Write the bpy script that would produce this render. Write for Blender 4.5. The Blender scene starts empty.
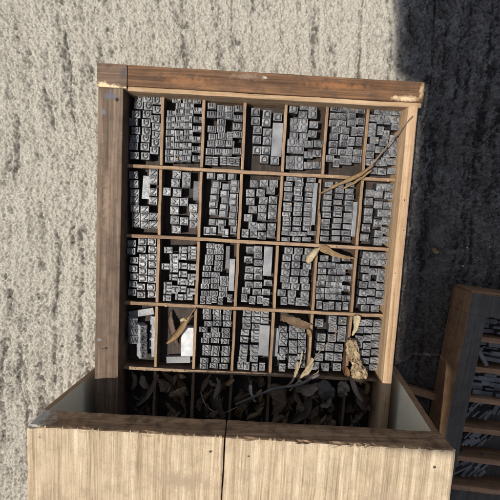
import bpy, bmesh, math, random
import numpy as np
from mathutils import Vector, Matrix, noise

random.seed(11)
S = 0.001                      # everything below is written in millimetres
scn = bpy.context.scene
C = scn.collection

# ------------------------------------------------------------------ node helpers
class NT:
    def __init__(self, name):
        m = bpy.data.materials.new(name); m.use_nodes = True
        self.m = m; self.nt = m.node_tree; self.nt.nodes.clear()
        self.out = self.n('ShaderNodeOutputMaterial'); self.b = self.n('ShaderNodeBsdfPrincipled')
        self.l(self.b.outputs[0], self.out.inputs[0])
    def n(self, t, **k):
        x = self.nt.nodes.new(t)
        for a, v in k.items(): setattr(x, a, v)
        return x
    def l(self, a, b): self.nt.links.new(a, b)
    def coord(self, kind='Object'):
        if kind == 'World': return self.n('ShaderNodeNewGeometry').outputs['Position']
        return self.n('ShaderNodeTexCoord').outputs[kind]
    def mapping(self, src, scale, loc=(0, 0, 0), rot=(0, 0, 0)):
        x = self.n('ShaderNodeMapping'); x.inputs['Scale'].default_value = scale
        x.inputs['Location'].default_value = loc; x.inputs['Rotation'].default_value = rot
        self.l(src, x.inputs['Vector']); return x.outputs[0]
    def noise(self, vec, scale, detail=5, rough=.55, dist=0.):
        x = self.n('ShaderNodeTexNoise'); x.inputs['Scale'].default_value = scale
        x.inputs['Detail'].default_value = detail; x.inputs['Roughness'].default_value = rough
        x.inputs['Distortion'].default_value = dist; self.l(vec, x.inputs['Vector']); return x.outputs['Fac']
    def ramp(self, fac, stops):
        x = self.n('ShaderNodeValToRGB'); e = x.color_ramp.elements
        while len(e) < len(stops): e.new(.5)
        for i, (p, c) in enumerate(stops):
            e[i].position = p; e[i].color = (*c, 1) if not isinstance(c, (int, float)) else (c, c, c, 1)
        self.l(fac, x.inputs[0]); return x.outputs[0]
    def mix(self, fac, a, b, mode='MIX'):
        x = self.n('ShaderNodeMix', data_type='RGBA', blend_type=mode)
        for s, v in ((x.inputs[0], fac), (x.inputs[6], a), (x.inputs[7], b)):
            if isinstance(v, (int, float)): s.default_value = v
            elif isinstance(v, tuple): s.default_value = (*v, 1)
            else: self.l(v, s)
        return x.outputs[2]
    def math(self, op, a, b=0.):
        x = self.n('ShaderNodeMath', operation=op)
        for s, v in ((x.inputs[0], a), (x.inputs[1], b)):
            if isinstance(v, (int, float)): s.default_value = v
            else: self.l(v, s)
        return x.outputs[0]
    def bump(self, h, strength, dist, prev=None):
        x = self.n('ShaderNodeBump'); x.inputs['Strength'].default_value = strength
        x.inputs['Distance'].default_value = dist; self.l(h, x.inputs['Height'])
        if prev is not None: self.l(prev, x.inputs['Normal'])
        self.l(x.outputs[0], self.b.inputs['Normal']); return x.outputs[0]
    def set(self, **k):
        for a, v in k.items():
            s = self.b.inputs[a.replace('_', ' ')]
            if isinstance(v, (int, float)): s.default_value = v
            elif isinstance(v, tuple): s.default_value = (*v, 1)
            else: self.l(v, s)

def wood(name, axis, dark, mid, light, rough=.75, spots=(), bump=.5, dirt=.5, dirtcol=None, cx=1.0):
    """grain runs along the object axis; spots = (x, y, rx, ry, colour, softness) in mm"""
    t = NT(name); o = t.coord('Object')
    a = [330 * cx] * 3; a['xyz'.index(axis)] = 11
    b = [62 * cx] * 3; b['xyz'.index(axis)] = 3
    g = t.noise(t.mapping(o, tuple(a)), 1, 7, .62, .35)
    h = t.noise(t.mapping(o, tuple(b), (3.1, 1.7, .4)), 1, 4, .5, .8)
    c1 = t.ramp(g, [(.33, dark), (.5, mid), (.68, light)])
    c2 = t.ramp(h, [(.3, dark), (.5, mid), (.72, light)])
    col = t.mix(.5, c1, c2)
    d = t.noise(o, 55, 6, .6, .3)
    col = t.mix(t.ramp(d, [(.46, 0.), (.66, dirt)]), col, dirtcol or tuple(x * .45 for x in dark))
    f = t.noise(o, 900, 3, .6)
    col = t.mix(t.ramp(f, [(.3, .35), (.5, 0.)]), col, tuple(x * .5 for x in dark))
    w = t.noise(o, 130, 5, .65)
    for (x, y, rx, ry, sc, soft) in spots:
        s = t.n('ShaderNodeSeparateXYZ'); t.l(o, s.inputs[0])
        dx = t.math('DIVIDE', t.math('SUBTRACT', s.outputs[0], x * S), rx * S)
        dy = t.math('DIVIDE', t.math('SUBTRACT', s.outputs[1], y * S), ry * S)
        r = t.math('SQRT', t.math('ADD', t.math('MULTIPLY', dx, dx), t.math('MULTIPLY', dy, dy)))
        r = t.math('ADD', r, t.math('MULTIPLY', t.math('SUBTRACT', w, .5), 2.6))
        fac = t.ramp(r, [(max(0., .8 - soft), .92), (1., 0.)])
        col = t.mix(fac, col, sc)
    t.set(Base_Color=col, Roughness=rough); t.b.inputs['Specular IOR Level'].default_value = .3
    t.bump(g, bump, .0006); return t.m

def metal(name, dark, light, rough=.5, metallic=.25, speck=.5, scale=62):
    t = NT(name); w = t.coord('World')
    v = t.noise(w, scale, 1, .5)
    col = t.ramp(v, [(.3, dark), (.7, light)])
    f = t.noise(w, 420, 4, .65, .4)
    col = t.mix(t.ramp(f, [(.5, 0.), (.72, speck)]), col, tuple(x * .25 for x in dark))
    q = t.noise(t.mapping(w, (1, 1, 1), (5, 2, 1)), 1500, 2, .6)
    col = t.mix(t.ramp(q, [(.56, 0.), (.72, .5)]), col, tuple(min(.8, x * 1.35) for x in light))
    t.set(Base_Color=col, Metallic=metallic, Roughness=t.ramp(f, [(.3, rough - .12), (.7, rough + .2)]))
    t.bump(f, .25, .0003); return t.m

def leafmat(name, dark, light, vein=.4, trans=.15):
    t = NT(name); o = t.coord('Object')
    n = t.noise(o, 70, 6, .6, .6); m = t.noise(t.mapping(o, (1, 1, 1), (2, 5, 3)), 420, 4, .6)
    col = t.mix(.35, t.ramp(n, [(.3, dark), (.7, light)]), t.ramp(m, [(.35, dark), (.65, light)]))
    t.set(Base_Color=col, Roughness=.8); t.b.inputs['Specular IOR Level'].default_value = .25
    t.bump(m, .6, .0006); return t.m

# ------------------------------------------------------------------ object helpers
def tag(o, label, cat, group=None, kind=None):
    if label: o['label'] = label
    if cat: o['category'] = cat
    if group: o['group'] = group
    if kind: o['kind'] = kind
    return o
def thing(name, label, cat, loc=(0, 0, 0), group=None):
    o = bpy.data.objects.new(name, None); o.empty_display_size = .02; C.objects.link(o)
    o.location = tuple(v * S for v in loc)
    return tag(o, label, cat, group)
def mk(bm, name, mats, parent=None, smooth=False, loc=None):
    """bmesh in mm -> linked object"""
    me = bpy.data.meshes.new(name)
    bmesh.ops.scale(bm, vec=(S, S, S), verts=bm.verts)
    bmesh.ops.recalc_face_normals(bm, faces=bm.faces)
    bm.to_mesh(me); bm.free()
    for m in (mats if isinstance(mats, (list, tuple)) else [mats]): me.materials.append(m)
    if smooth:
        for p in me.polygons: p.use_smooth = True
    o = bpy.data.objects.new(name, me); C.objects.link(o)
    if parent is not None: o.parent = parent
    if loc is not None: o.location = tuple(v * S for v in loc)
    return o

def plank(x0, x1, y0, y1, z0, z1, bev=.8, step=9., wob=.35, freq=.03, seed=0., top_mat=None, ragged=0.):
    bm = bmesh.new(); bmesh.ops.create_cube(bm, size=1)
    for v in bm.verts:
        v.co = Vector(((x0 + x1) / 2 + v.co.x * (x1 - x0), (y0 + y1) / 2 + v.co.y * (y1 - y0), (z0 + z1) / 2 + v.co.z * (z1 - z0)))
    if bev: bmesh.ops.bevel(bm, geom=list(bm.edges), offset=bev, segments=2, affect='EDGES', profile=.6)
    d = (x1 - x0, y1 - y0, z1 - z0)
    for ax in range(3):
        lo = (x0, y0, z0)[ax]; n = int(d[ax] // step)
        no = Vector((0, 0, 0)); no[ax] = 1
        for i in range(1, n):
            co = Vector((0, 0, 0)); co[ax] = lo + d[ax] * i / n
            bmesh.ops.bisect_plane(bm, geom=list(bm.verts) + list(bm.edges) + list(bm.faces), dist=1e-4, plane_co=co, plane_no=no)
    bm.normal_update()
    if top_mat is not None:
        for f in bm.faces:
            if f.normal.z > .5: f.material_index = top_mat
    for v in bm.verts:
        p = v.co * freq + Vector((seed, seed * 1.7, -seed))
        v.co += noise.noise_vector(p) * wob + noise.noise_vector(v.co * freq * 6 + Vector((seed, 3, 1))) * wob * .35
    return bm

def vnoise(U, V, seed):
    """smooth lattice noise in numpy, about -1..1"""
    rs = np.random.RandomState(seed); T = rs.uniform(-1, 1, (256, 256))
    iu = np.floor(U).astype(int); iv = np.floor(V).astype(int); fu = U - iu; fv = V - iv
    fu = fu * fu * (3 - 2 * fu); fv = fv * fv * (3 - 2 * fv)
    a = T[iu % 256, iv % 256]; b = T[(iu + 1) % 256, iv % 256]; c = T[iu % 256, (iv + 1) % 256]; d = T[(iu + 1) % 256, (iv + 1) % 256]
    return (a * (1 - fu) + b * fu) * (1 - fv) + (c * (1 - fu) + d * fu) * fv

def worley(U, V, seed):
    """distance to the nearest scattered point and that point's random value"""
    rs = np.random.RandomState(seed); A = rs.rand(256, 256); Bv = rs.rand(256, 256); Cv = rs.rand(256, 256)
    iu = np.floor(U).astype(int); iv = np.floor(V).astype(int); best = np.full(U.shape, 9.); val = np.zeros(U.shape)
    for di in (-1, 0, 1):
        for dj in (-1, 0, 1):
            a = (iu + di) % 256; b = (iv + dj) % 256
            d = (iu + di + A[a, b] - U) ** 2 + (iv + dj + Bv[a, b] - V) ** 2
            m = d < best; best = np.where(m, d, best); val = np.where(m, Cv[a, b], val)
    return np.sqrt(best), val

def sheet(name, X, Y, Z, mat, attrs=None):
    nu, nv = X.shape
    co = np.stack([X, Y, Z], -1).reshape(-1, 3) * S
    idx = np.arange(nu * nv).reshape(nu, nv)
    q = np.stack([idx[:-1, :-1], idx[1:, :-1], idx[1:, 1:], idx[:-1, 1:]], -1).reshape(-1, 4)
    me = bpy.data.meshes.new(name)
    me.vertices.add(len(co)); me.vertices.foreach_set('co', co.ravel().astype(np.float32))
    me.loops.add(q.size); me.loops.foreach_set('vertex_index', q.ravel().astype(np.int32))
    me.polygons.add(len(q)); me.polygons.foreach_set('loop_start', (np.arange(len(q)) * 4).astype(np.int32))
    me.update(calc_edges=True); me.validate()
    me.polygons.foreach_set('use_smooth', np.ones(len(me.polygons), dtype=bool))
    for k, v in (attrs or {}).items():
        a = me.attributes.new(k, 'FLOAT', 'POINT'); a.data.foreach_set('value', v.ravel().astype(np.float32))
    me.materials.append(mat)
    o = bpy.data.objects.new(name, me); C.objects.link(o); return o

SORTS = [
  (0,0,'G',12.16,[(-193.7,228.7,0),(-194,216.6,0),(-196.9,202.9,0),(-201.3,190.4,0),(-197.2,176.9,0),(-200.2,164.7,0),(-200.7,152.6,0),(-197.7,137.5,0),(-178.3,229,0),(-178.6,217,0),(-180,204.4,0),(-180.6,191.1,0),(-180.8,177.8,0),(-181.1,165.7,0),(-181.6,152.4,0),(-180.4,137.6,0),(-163.8,226.3,0),(-163.8,211.9,0),(-165.5,197.7,0),(-163.9,185.4,0),(-164.3,172.6,0),(-164.5,160,0),(-165,147.3,0)]),
  (0,1,'F',10.08,[(-132.1,230,0),(-115.4,230,0),(-99.6,230,0),(-141.1,207.9,0),(-141,197.5,0),(-141,187.1,0),(-141,176.6,0),(-141,166.1,0),(-141,155.6,0),(-141,145,0),(-141,134.4,0),(-126.6,220,0),(-126.6,209.9,0),(-126.6,199.4,0),(-126.5,188.8,0),(-126.5,178.3,0),(-126.5,167.6,0),(-126.5,156.8,0),(-126.5,146.1,0),(-126.5,135.2,0),(-112.1,220,0),(-112.1,209.9,0),(-112.1,199.9,0),(-112.1,189.7,0),(-112,179.1,0),(-112.1,168.3,0),(-112.1,157.6,0),(-112,146.9,0),(-112,136.1,0),(-97.6,215.6,0),(-97.6,199.9,0),(-97.6,185.2,0),(-97.6,169.1,0),(-97.6,153.1,0),(-97.6,136.9,0)]),
  (0,2,'E',10.88,[(-74.9,223.7,0),(-74.9,209.2,0),(-73.5,186.7,0),(-71.1,175.6,0),(-73.1,164,0),(-74.8,150.5,0),(-60.4,220.7,0),(-60.4,209.9,0),(-58.5,198.5,0),(-58,187.5,0),(-56.7,176.5,0),(-58,164.8,0),(-60.3,150.5,0),(-45.9,220.2,0),(-45.9,209.4,0),(-42.4,164.6,0),(-45.8,151,0),(-31.4,219.5,0),(-31.4,205.5,0),(-32.3,192.9,0),(-31.4,181,0),(-31.4,153.8,0),(-76.9,135.5,1),(-66,136,1),(-52.7,137.4,1),(-41.8,137.9,1),(-31,138.3,1),(-44,177.3,1)]),
  (0,3,'D',13.12,[(-4.6,217,0),(-3.3,203.8,0),(0.3,187.5,0),(0.5,173.4,0),(2.5,157.4,0),(15.6,215.4,0),(16.5,201.5,0),(17.3,186.9,0),(17.6,173,0),(17.1,158.1,0),(14.6,143.2,0),(32.5,212.4,0),(32.4,141.4,0)]),
  (0,4,'C',11.52,[(56.1,224.3,0),(60.4,206.5,0),(60.6,195.1,0),(60.8,183.6,0),(57.6,172.2,0),(57.6,160.3,0),(57.6,146.3,0),(57.6,134.8,0),(73.4,229.3,0),(72.9,217.9,0),(76.3,206.4,0),(75.6,195,0),(76.3,183.6,0),(72,172.1,0),(72.1,160.6,0),(72.1,145.9,0),(72.1,134.5,0),(88.3,229.3,0),(88.6,217.9,0),(91.1,203.4,0),(90.8,188.1,0),(86.5,172.1,0),(86.6,154,0),(86.6,137.5,0),(101,172.3,0),(101,157.7,0),(101,138.8,0)]),
  (0,5,'B',10.56,[(123.7,229.1,0),(123.7,218.3,0),(123.7,207,0),(128.3,196.5,0),(127.1,185,0),(127,174.1,0),(127.4,162,0),(121.8,150.2,0),(138.2,229.8,0),(138.2,218.6,0),(138.2,207.3,0),(143.3,196.5,0),(143.3,185.3,0),(142.2,174.8,0),(142.2,162.1,0),(152.7,229.8,0),(152.7,218.9,0),(152.7,208.3,0),(167.2,229.8,0),(167.2,213.1,0),(167.2,162.8,0),(167.2,151.3,0),(144.4,148.5,1),(134,145,1),(155,149,1),(158,195.8,1),(157,179.5,1),(154.7,164.1,1),(168.9,196.8,1),(168.2,180.7,1)]),
  (0,6,'A',11.2,[(195.8,229.5,0),(188,217.7,0),(188,205.8,0),(188,194.4,0),(192.8,182.9,0),(188,171.4,0),(188,159.8,0),(188,148.2,0),(195.8,133.8,0),(210.3,229.5,0),(208.7,180.5,0),(202.5,169.4,0),(200.8,147.6,0),(210.3,133.9,0),(224.8,229.5,0),(224.8,218.3,0),(224.8,207.2,0),(224.8,188.8,0),(224.8,150.4,0),(224.8,135.8,0),(223.8,177.6,0),(200.8,216.5,1),(200.8,199.4,1),(212,216.7,1),(212,193.4,1),(215.3,164.8,1),(212.8,149.8,1),(226.5,164.8,1)]),
  (1,0,'N',12.64,[(-200.5,106,0),(-198,91.1,0),(-196.9,77.5,0),(-196.6,64.2,0),(-195.7,51.3,0),(-194.6,38.8,0),(-194.3,26.2,0),(-179.6,50.8,0),(-179.1,37.6,0),(-178.7,25,0),(-167.3,111,0),(-167,98.3,0),(-165.9,80.5,0),(-166.3,65.9,0),(-164.2,40.4,0),(-164.2,26.4,0)]),
  (1,1,'M',13.44,[(-142.9,81.8,0),(-128.1,110.6,0),(-130.4,97,0),(-127.1,81.2,0),(-129.7,65.9,0),(-129.5,52.1,0),(-130.3,35.3,0),(-125.9,20.1,0),(-113.6,109.6,0),(-113.2,96.3,0),(-115.2,65.9,0),(-112.9,34.8,0),(-97.6,57.4,0),(-97.6,44.1,0),(-97.6,30.1,0)]),
  (1,2,'L',10.72,[(-71.6,111.2,0),(-61.3,97.5,0),(-64.2,86.3,0),(-65.1,75.3,0),(-64.9,64.2,0),(-65.5,52.5,0),(-65,35.8,0),(-53.6,110.2,0),(-45.9,95.1,0),(-46.8,84,0),(-46.8,72.1,0),(-47.7,61,0),(-48.9,49.8,0),(-50.2,35.7,0),(-36.9,111.8,0),(-31.4,101.2,0),(-31.4,90.6,0),(-31.4,79.9,0),(-31.4,69.3,0),(-31.4,58.6,0),(-32,48,0),(-32.6,37.3,0),(-74.5,20.4,1),(-63.8,20.9,1),(-53,23,1),(-42.3,19.3,1),(-30.8,24.1,1)]),
  (1,3,'K',12.48,[(-0.4,100.9,0),(-4.4,87.6,0),(-4.5,73,0),(-0.4,60.2,0),(-6.4,45.9,0),(1.1,33.4,0),(16.6,104.5,0),(12.2,88.5,0),(16.8,76.1,0),(16.5,63,0),(16.4,49.1,0),(17.4,31.8,0),(16.9,16.8,0),(32.7,104.8,0),(28.5,91.4,0),(33.5,77.8,0),(33,63.4,0),(33.2,50.6,0),(32.8,32.8,0),(32.7,20.3,0),(-10,19.5,1),(3.2,19.9,1)]),
  (1,4,'J',7.52,[(60.1,113.5,0),(57,104.8,0),(57.1,96.6,0),(57.3,88.5,0),(57.4,80.3,0),(57.6,72.2,0),(57.7,64,0),(57.9,55.7,0),(58,47.5,0),(58.2,39.2,0),(58.3,30.9,0),(57.6,22.6,0),(58.6,14.3,0),(74.7,113.5,0),(74.6,106,0),(74.7,98.3,0),(74.8,90,0),(75,81.7,0),(75.1,73.4,0),(75.2,65.1,0),(75.4,56.8,0),(75.5,48.4,0),(75.7,40,0),(75.8,31.6,0),(72.1,23.1,0),(76.1,14.6,0),(95.3,113.5,0),(92.3,105.3,0),(92.4,97.3,0),(92.4,89.2,0),(92.5,81.2,0),(92.6,73.1,0),(92.6,65,0),(92.7,56.8,0),(92.7,48.7,0),(92.8,41.1,0),(92.8,33.6,0),(86.6,24.1,0),(93,15.8,0),(101,26.1,0)]),
  (1,5,'I',8.48,[(124.5,107.6,0),(123.6,97.4,0),(123.5,87.5,0),(123.5,77.6,0),(123.5,67.7,0),(123.5,57.8,0),(123.4,47.8,0),(123.4,37.8,0),(123.4,27.8,0),(123.4,17.7,0),(142.2,108.5,0),(142.3,98.7,0),(142.3,88.8,0),(142.3,78.9,0),(142.4,69,0),(142.4,59,0),(142.4,49,0),(142.5,38.9,0),(142.5,28.9,0),(142.5,18.8,0),(159.7,109.5,0),(159.8,99.6,0),(159.8,89.8,0),(159.8,79.9,0),(159.8,69.9,0),(159.9,59.9,0),(159.9,49.9,0),(159.9,39.9,0),(160,29.8,0),(160,19.7,0)]),
  (1,6,'H',12.48,[(192.8,96.8,0),(193.1,83.5,0),(193.3,67.1,0),(194.1,53.7,0),(192.3,40,0),(190.7,23.3,0),(210.3,109,0),(209.4,95.4,0),(209.9,79.9,0),(216.6,65.4,0),(211.2,48.6,0),(213.7,30.6,0),(213.4,17,0),(224.8,109.2,0),(224.8,95.9,0),(224.8,79.5,0),(224.8,65.6,0),(224.8,52.7,0),(224.8,37.4,0),(224.8,20.9,0)]),
  (2,0,'U',11.68,[(-199.9,-7.3,0),(-199.6,-19.8,0),(-195.7,-36.2,0),(-195.4,-48.8,0),(-195.1,-62.8,0),(-196.4,-76.1,0),(-197.2,-91.7,0),(-182.7,-3.6,0),(-183.7,-17.3,0),(-180.1,-30.4,0),(-179.8,-42.1,0),(-179.2,-54.7,0),(-178.9,-66.7,0),(-181.9,-81,0),(-182.4,-93.8,0),(-166.2,-3.3,0),(-164,-16.2,0),(-164.2,-28.2,0),(-163.8,-41.2,0),(-163.8,-54.7,0),(-163.8,-67.3,0),(-163.8,-80.1,0),(-163.8,-92.8,0)]),
  (2,1,'T',10.88,[(-138.4,-14.8,0),(-142.1,-43.6,0),(-137.3,-73.8,0),(-137.6,-85.8,0),(-137.2,-97.1,0),(-129,-26.3,0),(-127.1,-37.4,0),(-127.6,-49.2,0),(-128.6,-61.3,0),(-117.8,-95.5,0),(-113.7,-13.8,0),(-113.8,-25.5,0),(-112.6,-40.8,0),(-112.8,-54.8,0),(-114,-68.1,0),(-112,-80.3,0),(-101.6,-95.2,0),(-97.6,-12.5,0),(-97.6,-23.3,0),(-97.6,-42.2,0),(-97.6,-58.6,0),(-97.8,-69.5,0),(-97.6,-83.7,0),(-124.7,-82.1,1)]),
  (2,2,'S',9.12,[(-66.7,-4.9,0),(-66.3,-14,0),(-68.4,-23.1,0),(-68.8,-32.3,0),(-70.9,-41.8,0),(-72.7,-54,0),(-73.1,-64.1,0),(-73.3,-74.3,0),(-73.4,-84.5,0),(-52,-4.3,0),(-51.8,-13.4,0),(-52.2,-23.1,0),(-52.9,-32.9,0),(-53.3,-42.1,0),(-57.7,-53.2,0),(-57.5,-63.9,0),(-57.6,-73.5,0),(-57.8,-83.6,0),(-42.6,-58.7,0),(-42.1,-67.7,0),(-42.5,-76.8,0),(-42.7,-85.9,0),(-76.6,-97.6,1),(-67.2,-97.3,1),(-56.6,-96.1,1),(-45.7,-97.6,1),(-30.9,-92.4,1)]),
  (2,3,'R',10.88,[(-1.8,-6.7,0),(-3.1,-24.5,0),(0.1,-41.5,0),(-0.1,-53.9,0),(-0.3,-66.1,0),(-2.6,-77.8,0),(13.4,-5.1,0),(12.9,-17.4,0),(13.3,-28.8,0),(14.9,-42.2,0),(15.5,-53.7,0),(16.2,-66.7,0),(14.6,-78.9,0),(32.6,-62.9,0),(30.7,-79,0),(-6.1,-91.7,1),(7.7,-93.9,1),(20.6,-93.2,1),(32.2,-95,1)]),
  (2,4,'Q',11.52,[(65,-5.6,0),(62.1,-17.3,0),(60.9,-30.2,0),(61.7,-42.3,0),(61,-53.8,0),(64,-66.1,0),(56.8,-78.2,0),(81.1,-4.9,0),(78.5,-17.1,0),(77.3,-29.4,0),(77.9,-41.4,0),(77.5,-53.8,0),(80.4,-66.7,0),(74.5,-78.1,0),(98.4,-4.8,0),(94.7,-17,0),(97.9,-29.7,0),(93.6,-42,0),(93.9,-54.4,0),(97.6,-66.7,0),(97.6,-78.8,0),(62,-92.5,1),(74.3,-91.8,1),(87.2,-91.8,1),(99.3,-92,1)]),
  (2,5,'P',9.92,[(124.4,-14.8,0),(123.8,-26.9,0),(123.2,-37.6,0),(122.9,-48.5,0),(122.8,-59.3,0),(122.8,-70.3,0),(122.4,-81.4,0),(145.2,-15.7,0),(138.3,-27.4,0),(140.6,-37.5,0),(138.2,-49.6,0),(138.2,-60.1,0),(138.3,-70.8,0),(138.2,-81,0),(163.1,-14.8,0),(152.7,-26.5,0),(156.8,-37.9,0),(152.7,-49.6,0),(152.7,-59.8,0),(152.8,-70.8,0),(152.7,-81.6,0),(167.2,-28,0),(167.2,-48.9,0),(167.2,-64.9,0),(167.2,-82.4,0),(122,-95.2,1),(133.7,-97.5,1),(144.9,-96.9,1),(155.8,-96.4,1),(168.7,-95.7,1)]),
  (2,6,'O',11.52,[(195.9,-5.9,0),(195.9,-17.5,0),(195.9,-31.2,0),(199.4,-44.5,0),(195.9,-57.3,0),(195.8,-70.7,0),(195.9,-85,0),(202.4,-98.7,0),(210.3,-5.9,0),(210.4,-17.4,0),(210.3,-33,0),(210.3,-56.4,0),(210.3,-69.9,0),(210.3,-84.1,0),(218,-97.9,0),(224.8,-5.3,0),(224.8,-17.9,0),(224.8,-32.9,0),(224.8,-44.9,0),(224.8,-58.8,0),(224.8,-71.9,0),(224.8,-84.8,0)]),
  (3,2,'Z',9.44,[(-68.9,-117.2,0),(-68.7,-127.5,0),(-65.4,-137.7,0),(-74.1,-149.4,0),(-65.8,-159.7,0),(-69,-169.7,0),(-67,-181.9,0),(-66,-191.5,0),(-69.6,-203.7,0),(-70.6,-214.6,0),(-51,-117.2,0),(-51.5,-127.2,0),(-50.9,-137.8,0),(-53.4,-148.9,0),(-51.3,-159.3,0),(-52.5,-169.1,0),(-51.1,-181.7,0),(-51.2,-191.6,0),(-51,-202.8,0),(-52,-213.4,0),(-33.8,-116.9,0),(-33.9,-127.2,0),(-33.4,-137.5,0),(-35.2,-148.9,0),(-34.7,-159,0),(-34.2,-170.3,0),(-33.7,-180.8,0),(-33.8,-191.3,0),(-34.7,-202.8,0),(-35.9,-214.1,0)]),
  (3,3,'Y',10.56,[(-0.2,-117.2,0),(-0.7,-129,0),(-0.4,-140.2,0),(-1.8,-152.2,0),(-2,-164.2,0),(-2.8,-176.2,0),(-2.2,-187.6,0),(-2.8,-199.7,0),(16.5,-116.8,0),(16.3,-128.1,0),(16.4,-140,0),(16.5,-152.2,0),(16.2,-163.2,0),(14.9,-176.2,0),(16.1,-187.2,0),(16.1,-198.7,0),(31,-117.9,0),(31.1,-129.1,0),(-6.7,-212,1),(4.4,-212,1),(18.1,-212,1),(31.5,-212,1)]),
  (3,4,'X',11.52,[(63.9,-140.9,0),(65.3,-153,0),(65.5,-166.2,0),(66.3,-179,0),(64.2,-193,0),(80.4,-138.5,0),(81.6,-152.2,0),(82.5,-165.9,0),(83.3,-178.2,0),(83.2,-193.6,0),(83.4,-206,0),(94.9,-139.3,0),(97.1,-152.9,0),(97.9,-165.1,0),(98.7,-177.4,0),(97.9,-191.3,0),(97.9,-203.7,0),(66.5,-210.6,1)]),
  (3,5,'W',14.4,[(125.8,-127,0),(130.7,-152.7,0),(129.8,-169.6,0),(129.4,-188.1,0),(147.6,-121.3,0),(149.4,-136.4,0),(149.5,-153.2,0),(146.3,-170.3,0),(147.2,-187.2,0),(164.8,-121.9,0),(165.3,-138.4,0),(164.9,-152.7,0),(162.5,-171,0),(161.7,-188,0),(161.6,-205.7,0),(124,-205.5,1),(141.5,-206.7,1)]),
  (3,6,'V',11.2,[(195.9,-123.7,0),(195.8,-137.4,0),(195.9,-151.1,0),(195.9,-164.8,0),(195.9,-178.5,0),(195.9,-192.1,0),(210.3,-205.5,0),(210.3,-122.9,0),(210.3,-136.5,0),(210.3,-150.2,0),(210.3,-163.8,0),(210.3,-177.5,0),(210.3,-191.3,0),(224.8,-122.1,0),(224.8,-135.7,0),(224.8,-147.6,0),(224.8,-161.3,0),(224.8,-175.1,0),(224.8,-188.9,0),(224.8,-202.8,0)]),
]
# ================================================================== SETTING
# concrete slab: rough, with trowelled streaks running away from the box
K = .0958                                   # the slab edge and the streaks lean by this much
def edge_x(y): return 264 - K * y
t = NT('rough_concrete'); w = t.coord('World')
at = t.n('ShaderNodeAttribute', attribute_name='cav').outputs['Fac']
n1 = t.noise(w, 26, 5, .6, .3); n2 = t.noise(w, 330, 6, .75); n3 = t.noise(w, 800, 4, .7)
col = t.mix(.5, t.ramp(n1, [(.3, (.54, .50, .43)), (.7, (.70, .66, .575))]), t.ramp(n2, [(.34, (.31, .285, .245)), (.5, (.62, .575, .49)), (.64, (.84, .80, .70))]))
col = t.mix(t.ramp(n3, [(.34, .6), (.46, 0.)]), col, (.2, .175, .145))
vo = t.n('ShaderNodeTexVoronoi'); vo.inputs['Scale'].default_value = 150; t.l(w, vo.inputs['Vector'])
peb = t.math('MULTIPLY', t.ramp(vo.outputs['Distance'], [(.16, 1.), (.26, 0.)]), t.ramp(vo.outputs['Color'], [(.72, 0.), (.78, 1.)]))
col = t.mix(t.math('MULTIPLY', peb, .8), col, t.ramp(t.noise(w, 60, 1), [(.4, (.56, .50, .42)), (.5, (.75, .72, .66)), (.62, (.5, .37, .2)), (.75, (.14, .12, .11))]))
col = t.mix(t.ramp(at, [(.12, .9), (.42, 0.)]), col, (.15, .135, .115))  # grooves and pits darkened: dirt plus their shade put into the colour
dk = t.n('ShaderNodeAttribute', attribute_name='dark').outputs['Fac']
dcol = t.mix(.5, t.ramp(t.noise(w, 30, 6, .65, .5), [(.32, (.055, .050, .047)), (.5, (.15, .141, .138)), (.68, (.33, .32, .315))]), t.ramp(t.noise(w, 130, 5, .65, .3), [(.32, (.05, .046, .043)), (.68, (.30, .288, .28))]))  # dark and grey patches painted in for relief shading
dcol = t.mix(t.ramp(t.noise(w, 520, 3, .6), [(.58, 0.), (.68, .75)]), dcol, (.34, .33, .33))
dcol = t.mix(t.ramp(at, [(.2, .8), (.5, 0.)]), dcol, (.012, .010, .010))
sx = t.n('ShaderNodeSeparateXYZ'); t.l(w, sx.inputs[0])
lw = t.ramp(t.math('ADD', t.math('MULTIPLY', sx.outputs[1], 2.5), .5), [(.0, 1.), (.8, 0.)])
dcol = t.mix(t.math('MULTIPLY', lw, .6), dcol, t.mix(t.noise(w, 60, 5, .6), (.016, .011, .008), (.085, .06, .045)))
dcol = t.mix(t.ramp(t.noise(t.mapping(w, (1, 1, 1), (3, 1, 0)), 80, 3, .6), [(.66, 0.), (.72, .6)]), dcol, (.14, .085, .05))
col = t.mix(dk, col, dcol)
t.set(Base_Color=col, Roughness=.95); t.b.inputs['Specular IOR Level'].default_value = .15
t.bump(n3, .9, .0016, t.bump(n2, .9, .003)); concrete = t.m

step = 1.5
us = np.concatenate([np.arange(-1400, -480, 5), np.arange(-480, 570, step), np.arange(570, 1400, 5)]); vs = np.concatenate([np.arange(-1300, -540, 5), np.arange(-540, 450, step), np.arange(450, 1300, 5)])
U, V = np.meshgrid(us, vs, indexing='ij')
wu = U + 5 * vnoise(V / 70, U / 90, 1) + 1.8 * vnoise(V / 17, U / 30, 2)
st = vnoise(wu / 15, V / 300 + 3, 3) + vnoise(wu / 6.5, V / 120, 4) * .7
groove = -np.clip(1 - np.abs(vnoise(wu / 31, V / 500, 5)) * 6.5, 0, 1) * np.clip(.6 + .7 * vnoise(U / 30, V / 45, 6), 0, 1.2)
big = vnoise(wu / 19, V / 42, 16); lump = vnoise(wu / 9, V / 13, 7); l2 = vnoise(wu / 5.4 + 5, V / 7.2, 17)
fine = vnoise(wu / 3.6, V / 4.4, 8); l3 = vnoise(U / 2.6, V / 2.9, 18); mic = vnoise(U / 1.7, V / 1.8, 9)
def bumps(sx, sy, seed, dx):
    d, v = worley(wu / sx + dx * vnoise(U / sx * .9, V / sy * .9, seed + 50), V / sy + dx * vnoise(U / sx * .9 + 9, V / sy * .9, seed + 60), seed)
    return np.sqrt(np.clip(1 - (d / .85) ** 2, 0, 1)) * (v * 1.1)
b1 = bumps(10, 13, 41, .5); b2 = bumps(5, 6.5, 42, .5); b3 = bumps(2.9, 3.4, 43, .4)
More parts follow.
